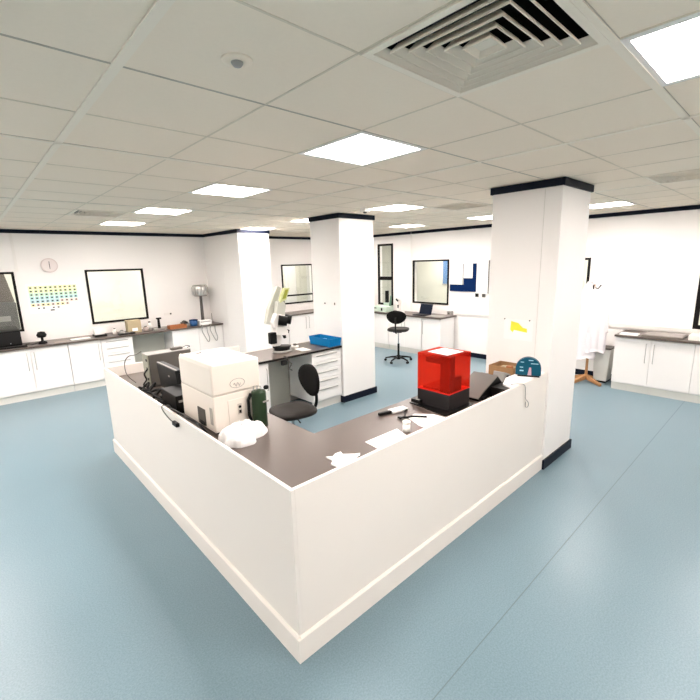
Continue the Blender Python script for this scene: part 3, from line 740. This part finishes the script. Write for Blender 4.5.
# ------------------------------------------------------------------ far bench: microscope, tray
t = thing('microscope', 'white and black stereo microscope on the enclosure bench left of the middle column', 'microscope', (2.17, 3.34, 0.9))
MB().lathe([(0.0,0.0),(0.145,0.0),(0.15,0.02),(0.145,0.035),(0.0,0.035)], n=32, sy=0.8).build('base', LGREY, parent=t)
MB().lathe([(0.0,0.036),(0.12,0.036),(0.12,0.075),(0.0,0.075)], n=32, sy=0.8).build('base_ring', BLACK, parent=t)
MB().lathe([(0.0,0.076),(0.14,0.076),(0.14,0.09),(0.0,0.09)], n=32, sy=0.8).build('stage', BLACK, parent=t)
MB().prism_xz([(-0.12,0.09),(0.0,0.09),(0.02,0.20),(-0.02,0.30),(0.03,0.42),(-0.03,0.44),(-0.12,0.36)], 0.02, 0.10).build('arm', WHITE, parent=t, bevel=0.015)
MB().box(-0.19,-0.09,-0.03,0.05,0.14,0.30).build('lamp_house', BLACK, parent=t, bevel=0.01)
MB().prism_xz([(-0.10,0.26),(0.07,0.24),(0.09,0.30),(0.02,0.38),(-0.10,0.38)], -0.06, 0.03).build('head', WHITE, parent=t, bevel=0.012)
MB().cyl((0.03,-0.02,0.26),(0.045,-0.02,0.20),0.028,0.02,14).build('objective', BLACK, parent=t)
MB().cyl((0.09,-0.02,0.27),(0.11,-0.02,0.31),0.022,0.022,14).build('focus_knob', BLACK, parent=t)
MB().cyl((-0.07,-0.06,0.47),(0.03,-0.12,0.45),0.07,0.068,18).cyl((0.04,-0.05,0.48),(0.11,-0.11,0.46),0.065,0.065,18).build('eyepiece', BLACK, parent=t)
MB().prism_xz([(-0.13,0.36),(0.03,0.36),(0.08,0.52),(-0.08,0.56),(-0.14,0.44)], -0.03, 0.06).build('body', WHITE, parent=t, bevel=0.012)
MB().prism_xz([(-0.07,0.55),(0.06,0.50),(0.10,0.66),(0.05,0.74),(-0.04,0.72)], -0.02, 0.06).build('camera_housing', PANEL, parent=t, bevel=0.01)
sc = MB().prism_xz([(-0.01,0.70),(0.10,0.74),(0.17,0.90),(0.08,0.90),(0.02,0.80)], -0.03, 0.02)
sc.build('tilted_panel', mat('panel_lime', (0.50,0.52,0.25), 0.5), parent=t, bevel=0.003)
MB().prism_xz([(0.03,0.75),(0.09,0.76),(0.14,0.88),(0.09,0.88)], -0.034, -0.031).build('panel_label', LIME, parent=t)
MB().prism_xz([(-0.12,0.40),(-0.05,0.56),(0.09,0.90),(0.03,0.93),(-0.14,0.62),(-0.19,0.42)], 0.065, 0.13).build('support_post', PANEL, parent=t, bevel=0.006)
cable('short black cable dangling from the bench edge under the microscope', [(2.0,3.05,0.91),(2.02,3.018,0.90),(2.04,3.012,0.85),(2.09,3.008,0.80),(2.06,3.010,0.74),(2.1,3.012,0.70)], 0.009, GREY)
t = thing('clamp', 'small dark clamp fixed under the bench edge below the microscope', 'clamp', (1.97, 3.0, 0.8))
MB().box(-0.04,0.04,-0.02,0.023,0.0,0.065).build('jaw', DARK, parent=t, bevel=0.006)

t = thing('tray', 'bright blue plastic tray on the bench against the middle column', 'tray', (2.915, 3.285, 0.901), math.radians(90))
wd, dd, hh_ = 0.25, 0.11, 0.125
c = MB()
c.hexa([(-wd*0.9,-dd*0.9,0),(wd*0.9,-dd*0.9,0),(wd*0.9,dd*0.9,0),(-wd*0.9,dd*0.9,0)], [(-wd,-dd,0.012),(wd,-dd,0.012),(wd,dd,0.012),(-wd,dd,0.012)])
def wl(a, b, ao, bo, z0, z1): # slanted side wall
    c.hexa([a, b, (b[0]*0.96,b[1]*0.96,z0), (a[0]*0.96,a[1]*0.96,z0)], [ao, bo, (bo[0]*0.96,bo[1]*0.96,z1), (ao[0]*0.96,ao[1]*0.96,z1)])
cs = [(-1,-1),(1,-1),(1,1),(-1,1)]
for i in range(4):
    p, q = cs[i], cs[(i+1)%4]
    wl((p[0]*wd*0.93,p[1]*dd*0.93,0.0),(q[0]*wd*0.93,q[1]*dd*0.93,0.0),(p[0]*wd*1.02,p[1]*dd*1.02,hh_),(q[0]*wd*1.02,q[1]*dd*1.02,hh_),0.0,hh_)
c.build('tray_shell', BLUE, parent=t)
for x, y in ((-0.1,0.02),(0.05,-0.03)):
    MB().ell((x,y,0.055),(0.07,0.05,0.035)).build('packet', mat('packet_blue', (0.15,0.42,0.72), 0.4), parent=t)
t = thing('glass_dish', 'small pale dish with grey lid on the bench left of the blue tray', 'dish', (2.47,3.45,0.901))
MB().lathe([(0,0),(0.05,0),(0.06,0.03),(0,0.035)], n=20).build('bowl', WHITE, parent=t)
MB().lathe([(0,0.036),(0.03,0.036),(0.025,0.06),(0,0.065)], n=16).build('knob', GREY, parent=t)
sheet('white leaflet on the bench between the microscope and the blue tray', [(2.38,3.15),(2.52,3.12),(2.54,3.34),(2.40,3.36)], z=0.9012, th=0.006)

# ------------------------------------------------------------------ back left worktop items
Z0 = 0.901
def simple(name, label, cat, loc, rz=0): return thing(name, label, cat, loc, rz)
t = simple('computer_case', 'black box-shaped computer under the window at the left picture edge', 'computer', (-0.62, 7.25, Z0))
MB().box(-0.34,0.17,-0.13,0.22,0.01,0.27).build('case', BLACK, parent=t, bevel=0.01)
MB().box(-0.34,0.17,-0.14,-0.131,0.05,0.24).build('front_panel', DARK, parent=t, bevel=0.004)
MB().cyl((0.02,-0.15,0.07),(0.02,-0.141,0.07),0.009,0.009,10).build('button', CHROME, parent=t)
t = simple('keyboard', 'black keyboard on the back worktop at the left picture edge', 'keyboard', (-0.62, 6.99, Z0))
MB().box(-0.28,0.22,0,0.1,0,0.022).build('body', BLACK, parent=t, bevel=0.004)
MB().box(-0.27,0.21,0.008,0.092,0.023,0.028).build('keys', DARK, parent=t)
t = simple('black_gadget', 'small black lamp-like gadget on the back worktop left of the chart papers', 'gadget', (-0.17, 7.17, Z0))
MB().lathe([(0,0),(0.07,0),(0.06,0.03),(0.02,0.05),(0.02,0.1),(0.06,0.11),(0.075,0.15),(0.05,0.2),(0,0.21)], n=20).build('body', BLACK, parent=t)
MB().tube(smooth_curve([(-0.06,0,0.02),(-0.14,-0.05,0.015),(-0.2,0.0,0.02),(-0.26,-0.06,0.015)]),0.010,6).build('cord', DARK, parent=t)
for (x, y, w_, d_, m_, L) in ((-0.02,7.02,0.22,0.15,PAPERP,'pinkish paper on the back worktop under the left end of the chart'),
        (0.24,7.1,0.3,0.18,PAPER,'white paper on the back worktop under the middle of the chart'),
        (0.40,7.32,0.22,0.13,PAPERP,'pinkish paper by the wall left of the square back window')):
    tag(MB().box(0,w_,0,d_,0,0.006).build('paper_sheet', m_, loc=(x,y,Z0)), L, 'paper')
t = simple('white_balance', 'small white balance with a dark base below the left side of the back window', 'balance', (0.70, 7.24, Z0))
MB().box(-0.09,0.11,-0.12,0.1,0.0,0.035).build('base', DARK, parent=t, bevel=0.006)
MB().box(-0.08,0.08,-0.08,0.08,0.036,0.15).build('chamber', WHITE, parent=t, bevel=0.004)
t = simple('cream_box', 'beige cardboard box on the back worktop below the right of the back window', 'box', (1.30, 7.22, Z0))
MB().box(-0.12,0.12,-0.09,0.09,0.0,0.24).build('body', BEIGE, parent=t, bevel=0.004)
MB().box(-0.05,0.05,-0.0925,-0.0905,0.03,0.09).build('label', PAPER, parent=t)
spec = [('bottle', 0.96, 7.2, 0.035, 0.12, WHITE, 'small white bottle right of the white balance'),
        ('jar', 1.06, 7.12, 0.045, 0.08, LGREY, 'grey jar between the white balance and beige box'),
        ('jar', 1.50, 7.14, 0.05, 0.10, PAPERP, 'pinkish jar right of the beige box'),
        ('bottle', 1.62, 7.28, 0.04, 0.17, WHITE, 'white bottle right below the back window corner')]
for nm, x, y, r, h_, m_, L in spec:
    t = simple(nm, L, nm, (x, y, Z0))
    MB().lathe([(0,0),(r,0),(r,h_*0.75),(r*0.5,h_*0.86),(0,h_*0.86)], n=18).build('body', m_, parent=t)
    MB().lathe([(0,h_*0.865),(r*0.55,h_*0.865),(r*0.55,h_),(0,h_)], n=14).build('cap', GREY, parent=t)
t = simple('dark_case', 'flat dark instrument on the back worktop below the window', 'instrument', (1.12, 7.0, Z0))
MB().box(-0.14,0.14,-0.02,0.1,0,0.03).build('body', DARK, parent=t, bevel=0.005)
MB().box(-0.05,0.06,0.0,0.05,0.0305,0.034).build('dial', LGREY, parent=t)
t = simple('stand_magnifier', 'black upright stand on a white base left of the orange tray', 'stand', (1.76, 7.15, Z0))
MB().box(-0.13,0.13,-0.08,0.08,0,0.03).build('base', LGREY, parent=t, bevel=0.005)
MB().cyl((0.0,0,0.031),(0.0,0,0.21),0.028,0.022,14).build('post', BLACK, parent=t)
MB().box(-0.04,0.05,-0.03,0.03,0.211,0.24).build('head', DARK, parent=t, bevel=0.006)
t = simple('orange_tray', 'orange-brown shallow tray on the back worktop', 'tray', (2.07, 7.01, Z0))
c = MB(); c.box(-0.17,0.17,-0.06,0.1,0,0.008).box(-0.17,-0.16,-0.06,0.1,0.008,0.07).box(0.16,0.17,-0.06,0.1,0.008,0.07).box(-0.16,0.16,-0.06,-0.05,0.008,0.07).box(-0.16,0.16,0.09,0.1,0.008,0.07)
c.build('shell', ORANGE, parent=t); MB().box(-0.155,0.155,-0.045,0.085,0.0085,0.05).build('contents', BROWN, parent=t)
t = simple('grey_holder', 'grey fan-shaped holder between the orange tray and blue tub', 'holder', (2.30, 7.22, Z0))
MB().box(-0.1,0.1,-0.06,0.06,0,0.05).build('base', LGREY, parent=t, bevel=0.005)
for k in range(5): MB().box(-0.07+k*0.03,-0.06+k*0.03,-0.04,0.04,0.051,0.09+0.03*math.sin(PI*k/4)).build('divider', GREY, parent=t)
t = simple('blue_tub', 'dark blue tub beside the white carton under the drum lamp', 'tub', (2.44, 7.08, Z0))
MB().lathe([(0,0),(0.075,0),(0.085,0.11),(0.07,0.115),(0,0.115)], n=20).build('body', mat('tub_blue', (0.02,0.09,0.24), 0.4), parent=t)
MB().lathe([(0,0.1155),(0.088,0.1155),(0.088,0.13),(0,0.13)], n=20).build('lid', BLUEF, parent=t)
t = simple('white_carton', 'white carton on the back worktop in front of the drum lamp', 'carton', (2.66, 7.06, Z0))
MB().box(-0.12,0.14,-0.06,0.06,0,0.10).build('body', PAPER, parent=t)
MB().box(-0.10,0.12,-0.0615,-0.0605,0.06,0.08).build('label', LGREY, parent=t)
t = simple('drum_lamp', 'table lamp with a silvery drum head on a dark post in the back corner', 'lamp', (2.74, 7.30, Z0))
MB().lathe([(0,0),(0.10,0),(0.10,0.02),(0.03,0.03),(0,0.03)], n=28).build('base', BLACK, parent=t)
MB().cyl((0,0,0.03),(0,0,0.60),0.035,0.028,16).build('post', mat('lamp_post', (0.10,0.09,0.085), 0.35, metal=0.3), parent=t)
MB().lathe([(0,0.60),(0.13,0.60),(0.165,0.63),(0.165,0.80),(0.14,0.84),(0,0.845)], n=36).build('drum_head', DRUM, parent=t)
gl = MB()
for k in range(18):
    a = 2*PI*k/18; gl.cyl((0.167*math.cos(a),0.167*math.sin(a),0.64),(0.167*math.cos(a),0.167*math.sin(a),0.79),0.005,0.005,6)
gl.build('drum_ribs', LGREY, parent=t)
t = simple('pipette_stand', 'thin grey upright stand in the far back corner right of the lamp', 'stand', (2.95, 7.3, Z0))
MB().lathe([(0,0),(0.04,0),(0.04,0.015),(0,0.02)], n=16).build('base', GREY, parent=t)
MB().cyl((0,0,0.02),(0,0,0.2),0.008,0.006,8).build('rod', GREY, parent=t)
for k, (x, L) in enumerate(((2.56,'looped grey hose hanging in front of the cabinet, left one'),(2.74,'looped grey hose hanging in front of the cabinet, right one'))):
    cable(L, [(x,7.02,0.905),(x,6.93,0.90),(x-0.02,6.925,0.80),(x+0.04,6.94,0.66),(x+0.11,6.95,0.54),(x+0.14,6.95,0.62),(x+0.10,6.94,0.76),(x+0.09,6.925,0.885)], 0.009, LGREY, name='hose')
t = simple('worktop_sockets', 'tiny dark double socket on the back wall right of the window', 'socket', (2.10, YB-0.001, 1.13))
MB().box(-0.08,0.08,-0.012,0,0,0.05).build('plate', WHITE, parent=t)
MB().box(0.03,0.06,-0.025,-0.0125,0.012,0.04).build('plug', DARK, parent=t)

# ------------------------------------------------------------------ far right worktop items
t = simple('laptop', 'open navy laptop on the far right worktop under the square window', 'laptop', (6.62, 4.28, Z0), -PI/2)
MB().box(-0.17,0.17,-0.14,0.1,0.002,0.02).build('base', NAVYS, parent=t)
MB().box(-0.15,0.15,-0.12,0.06,0.0205,0.023).build('keyboard', DARK, parent=t)
MB().prism_yz([(0.10,0.02),(0.112,0.02),(0.182,0.24),(0.17,0.24)], -0.17, 0.17).build('lid', NAVYS, parent=t)
t = simple('far_microscope', 'small white microscope with dark eyepieces below the tall narrow window', 'microscope', (6.66, 5.0, Z0))
MB().box(-0.08,0.08,-0.1,0.1,0,0.04).build('base', WHITE, parent=t, bevel=0.008)
MB().box(-0.02,0.06,0.0,0.07,0.041,0.28).build('arm', WHITE, parent=t, bevel=0.01)
MB().box(-0.07,0.05,-0.03,0.08,0.2,0.30).build('head', WHITE, parent=t, bevel=0.01)
MB().cyl((-0.06,0.0,0.29),(-0.11,0.0,0.34),0.02,0.02,10).build('eyepiece', BLACK, parent=t)
MB().cyl((-0.03,0.02,0.19),(-0.03,0.02,0.12),0.018,0.012,10).build('objective', BLACK, parent=t)
t.name = 'microscope'
t = simple('mint_device', 'pale mint instrument with a dark knob on the far right worktop corner', 'instrument', (6.68, 5.55, Z0))
MB().box(-0.14,0.14,-0.22,0.3,0,0.13).build('body', MINT, parent=t, bevel=0.01)
MB().box(-0.147,-0.141,-0.1,-0.05,0.03,0.10).build('switch', DARK, parent=t)
MB().box(-0.147,-0.141,0.1,0.2,0.08,0.10).build('label', DARK, parent=t)
t = simple('green_flask_rack', 'dark green-black apparatus standing in front of the tall narrow window', 'apparatus', (6.90, 5.62, Z0))
MB().box(-0.06,0.06,-0.05,0.07,0,0.2).build('body', MINT, parent=t, bevel=0.006)
MB().box(-0.03,0.03,-0.04,0.04,0.201,0.50).build('tower', BLACK, parent=t, bevel=0.005)
MB().cyl((0.0,-0.1,0.1),(0.0,-0.14,0.38),0.03,0.02,12).build('arm', mat('dull_green', (0.12,0.22,0.16), 0.5), parent=t)
t = simple('grey_box', 'small grey socket box at the end of the far right worktop', 'box', (6.93, 3.74, Z0))
MB().box(-0.05,0.05,-0.05,0.05,0,0.10).build('body', LGREY, parent=t, bevel=0.004)
MB().box(-0.054,-0.0505,-0.02,0.02,0.03,0.07).build('socket', GREY, parent=t)
tag(MB().box(0,0.2,0,0.36,0,0.012).build('folder', LGREY, loc=(6.50,3.72,Z0)), 'flat grey folder on the far right worktop beside the laptop', 'folder')

# near right worktop
tag(MB().box(0,0.16,0,0.24,0,0.02).build('paper_stack', PAPER, loc=(6.47,0.05,Z0)), 'white paper stack on the right worktop by the coat stand', 'papers')
t = simple('flat_grey_unit', 'long flat grey slab lying on the right worktop', 'slab', (6.49, -0.5, Z0))
MB().box(0,0.42,0,0.5,0,0.03).build('body', mat('slab_grey', (0.20,0.18,0.16), 0.5), parent=t, bevel=0.004)
MB().box(0.02,0.40,0.02,0.48,0.0305,0.034).build('top', mat('slab_top', (0.30,0.27,0.25), 0.5), parent=t)
t = simple('white_box', 'low white box at the right picture edge on the worktop', 'box', (6.52, -0.92, Z0))
MB().box(0,0.3,0,0.36,0,0.07).build('body', WHITE, parent=t, bevel=0.004)
MB().box(-0.003,-0.0005,0.15,0.2,0.02,0.05).build('label', GREY, parent=t)

# ------------------------------------------------------------------ coat stand with lab coats
cx, cy = 6.62, 0.76
t = thing('coat_stand', 'wooden coat stand with cross feet between the big column and right cabinets', 'coat stand', (cx, cy, 0))
MB().cyl((0,0,0.10),(0,0,1.66),0.022,0.02,14).build('pole', WOOD, parent=t)
for k in range(4):
    a = PI/4+k*PI/2+0.35; c_, s_ = math.cos(a), math.sin(a)
    MB().hexa([(c_*0.03-s_*0.02,s_*0.03+c_*0.02,0.05),(c_*0.03+s_*0.02,s_*0.03-c_*0.02,0.05),(c_*0.30+s_*0.02,s_*0.30-c_*0.02,0.0),(c_*0.30-s_*0.02,s_*0.30+c_*0.02,0.0)],
              [(c_*0.0-s_*0.02,s_*0.0+c_*0.02,0.14),(c_*0.0+s_*0.02,s_*0.0-c_*0.02,0.14),(c_*0.30+s_*0.02,s_*0.30-c_*0.02,0.04),(c_*0.30-s_*0.02,s_*0.30+c_*0.02,0.04)]).build('leg', WOOD, parent=t)
for k in range(4):
    a = k*PI/2+0.2; c_, s_ = math.cos(a), math.sin(a)
    MB().tube([(0,0,1.62),(0.06*c_,0.06*s_,1.60),(0.10*c_,0.10*s_,1.66)],0.010,8).build('hook', DARK, parent=t)
def lab_coat(label, dx, dy, ztop, zbot, r, seed, flat=0.55, rot=0):
    m = MB(); nu, nv = 40, 16; vs = []; rn = random.Random(seed); p1, p2 = rn.uniform(0,6), rn.uniform(0,6)
    for j in range(nv+1):
        q = j/nv; z = ztop+(zbot-ztop)*q
        rr = r*(0.22+0.78*min(1, (q*3.2))**0.6)*(1+0.12*q)
        for i in range(nu):
            a = 2*PI*i/nu
            f = 1+(0.05+0.14*q)*math.sin(6*a+p1)+0.06*q*math.sin(11*a+p2)
            x, y = rr*f*math.cos(a), rr*f*flat*math.sin(a)
            vs.append((dx+x*math.cos(rot)-y*math.sin(rot), dy+x*math.sin(rot)+y*math.cos(rot), z+0.02*q*math.sin(3*a)))
    fs = [(j*nu+i, j*nu+(i+1)%nu, (j+1)*nu+(i+1)%nu, (j+1)*nu+i) for j in range(nv) for i in range(nu)]
    fs += [tuple(range(nu)), tuple(range(nv*nu, (nv+1)*nu))[::-1]]
    m._add(vs, fs, 0, True)
    c0 = m.build('lab_coat', COAT); tag(c0, label, 'coat')
    # sleeves
    for s_ in (-1, 1):
        ax = r*0.85*s_
        p = [(dx+ax*0.6*math.cos(rot), dy+ax*0.6*math.sin(rot), ztop-0.16), (dx+ax*1.02*math.cos(rot), dy+ax*1.02*math.sin(rot), ztop-0.36),
             (dx+ax*1.08*math.cos(rot), dy+ax*1.08*math.sin(rot), ztop-0.62)]
        MB().tube(smooth_curve(p), 0.05, 10).build('sleeve', COAT, parent=c0)
    return c0
lab_coat('white lab coat hanging on the coat stand, longer one at its left', cx-0.05, cy+0.05, 1.72, 0.42, 0.15, 1, rot=-0.9)
lab_coat('white lab coat hanging on the coat stand, shorter one at its right', cx-0.02, cy-0.10, 1.50, 0.55, 0.13, 2, rot=-1.1)
t = thing('waste_bin', 'light grey bin on the floor behind the coat stand', 'bin', (6.86, 0.58, 0))
MB().hexa([(-0.12,-0.10,0.03),(0.12,-0.10,0.03),(0.12,0.10,0.03),(-0.12,0.10,0.03)],[(-0.14,-0.13,0.58),(0.14,-0.13,0.58),(0.14,0.13,0.58),(-0.14,0.13,0.58)]).build('body', PLINTH, parent=t, bevel=0.008)
MB().box(-0.14,0.14,-0.13,0.13,0.582,0.61).build('lid', GREY, parent=t, bevel=0.006)
MB().box(-0.11,0.11,-0.09,0.09,0,0.03).build('foot', DARK, parent=t)

# ------------------------------------------------------------------ things seen through the windows
t = thing('lab_machine', 'tall dark grey machine seen through the left-edge window', 'machine', (-1.2, 8.9, 0))
MB().box(-0.6,0.87,-0.3,0.3,0,1.55).build('cabinet', mat('machine_grey', (0.09,0.09,0.085), 0.5), parent=t, bevel=0.02)
MB().prism_xz([(0.1,1.56),(0.86,1.56),(0.80,1.95),(0.72,2.4),(0.62,2.4),(0.4,1.9)], -0.2, 0.1).build('hopper', mat('hopper', (0.10,0.085,0.07), 0.5), parent=t)
MB().box(0.55,0.75,-0.31,-0.301,1.2,1.3).build('panel', LGREY, parent=t)
t = thing('corridor_board', 'blue board seen through the square right-hand window', 'noticeboard', (XR+1.89, 5.14, 1.75))
MB().box(-0.02,0,-0.22,0.2,-0.27,0.38).build('panel', mat('board_blue', (0.10,0.20,0.38), 0.8), parent=t)
MB().box(-0.025,0,-0.23,0.21,-0.30,-0.271).build('rail', LGREY, parent=t)
t = thing('locker_bank', 'pale vertical lockers seen through the alcove window', 'lockers', (5.6, 9.1, 0))
for k in range(7):
    MB().box(-1.2+k*0.4,-0.81+k*0.4,-0.25,0.25,0,2.1).build('locker', [REVEAL, CARPETW][k%2], parent=t)

# ------------------------------------------------------------------ fill lights added beyond the windows
def area(name, loc, sx, sy, power, col=(1,0.97,0.92)):
    l = bpy.data.lights.new(name, 'AREA'); l.shape = 'RECTANGLE'; l.size = sx; l.size_y = sy; l.energy = power; l.color = col
    o = bpy.data.objects.new(name, l); COL.objects.link(o); o.location = loc
    return o
for x in (-2, 0.5, 3, 5.5): area('corridor_fill', (x, YB+1.0, CZ-0.05), 0.6, 0.6, 9)  # unseen area lights, added to brighten the view through the windows
for y in (-2.5, 0, 2.5, 5): area('corridor_fill', (XR+1.0, y, CZ-0.05), 0.6, 0.6, 9)

wd_ = bpy.data.worlds.new('world'); SC.world = wd_; wd_.use_nodes = True
wd_.node_tree.nodes['Background'].inputs[0].default_value = (0.9, 0.95, 1, 1)
wd_.node_tree.nodes['Background'].inputs[1].default_value = 0.3

# ------------------------------------------------------------------ camera
cam = bpy.data.cameras.new('camera'); co = bpy.data.objects.new('camera', cam); COL.objects.link(co)
cam.sensor_width = 36; cam.sensor_fit = 'HORIZONTAL'; cam.lens = 36*415.75/700; cam.clip_start = 0.05
M = [[0.7338079267723427, -0.6788575584140655, -0.026044999331348875],
     [-0.1579983609734691, -0.13325009046582448, -0.9784073442695261],
     [0.6607287223481159, 0.722078132043163, -0.20503835419082717]]
right = Vector(M[0]); down = Vector(M[1]); fwd = Vector(M[2])
R = Matrix((right, -down, -fwd)).transposed().to_4x4()
co.matrix_world = Matrix.Translation((-1.03878, -1.59933, 2.12)) @ R
SC.camera = co
SC.view_settings.view_transform = 'Standard'; SC.view_settings.look = 'None'; SC.view_settings.gamma = 1
SC.view_settings.use_curve_mapping = False
SC.view_settings.exposure = 2.58
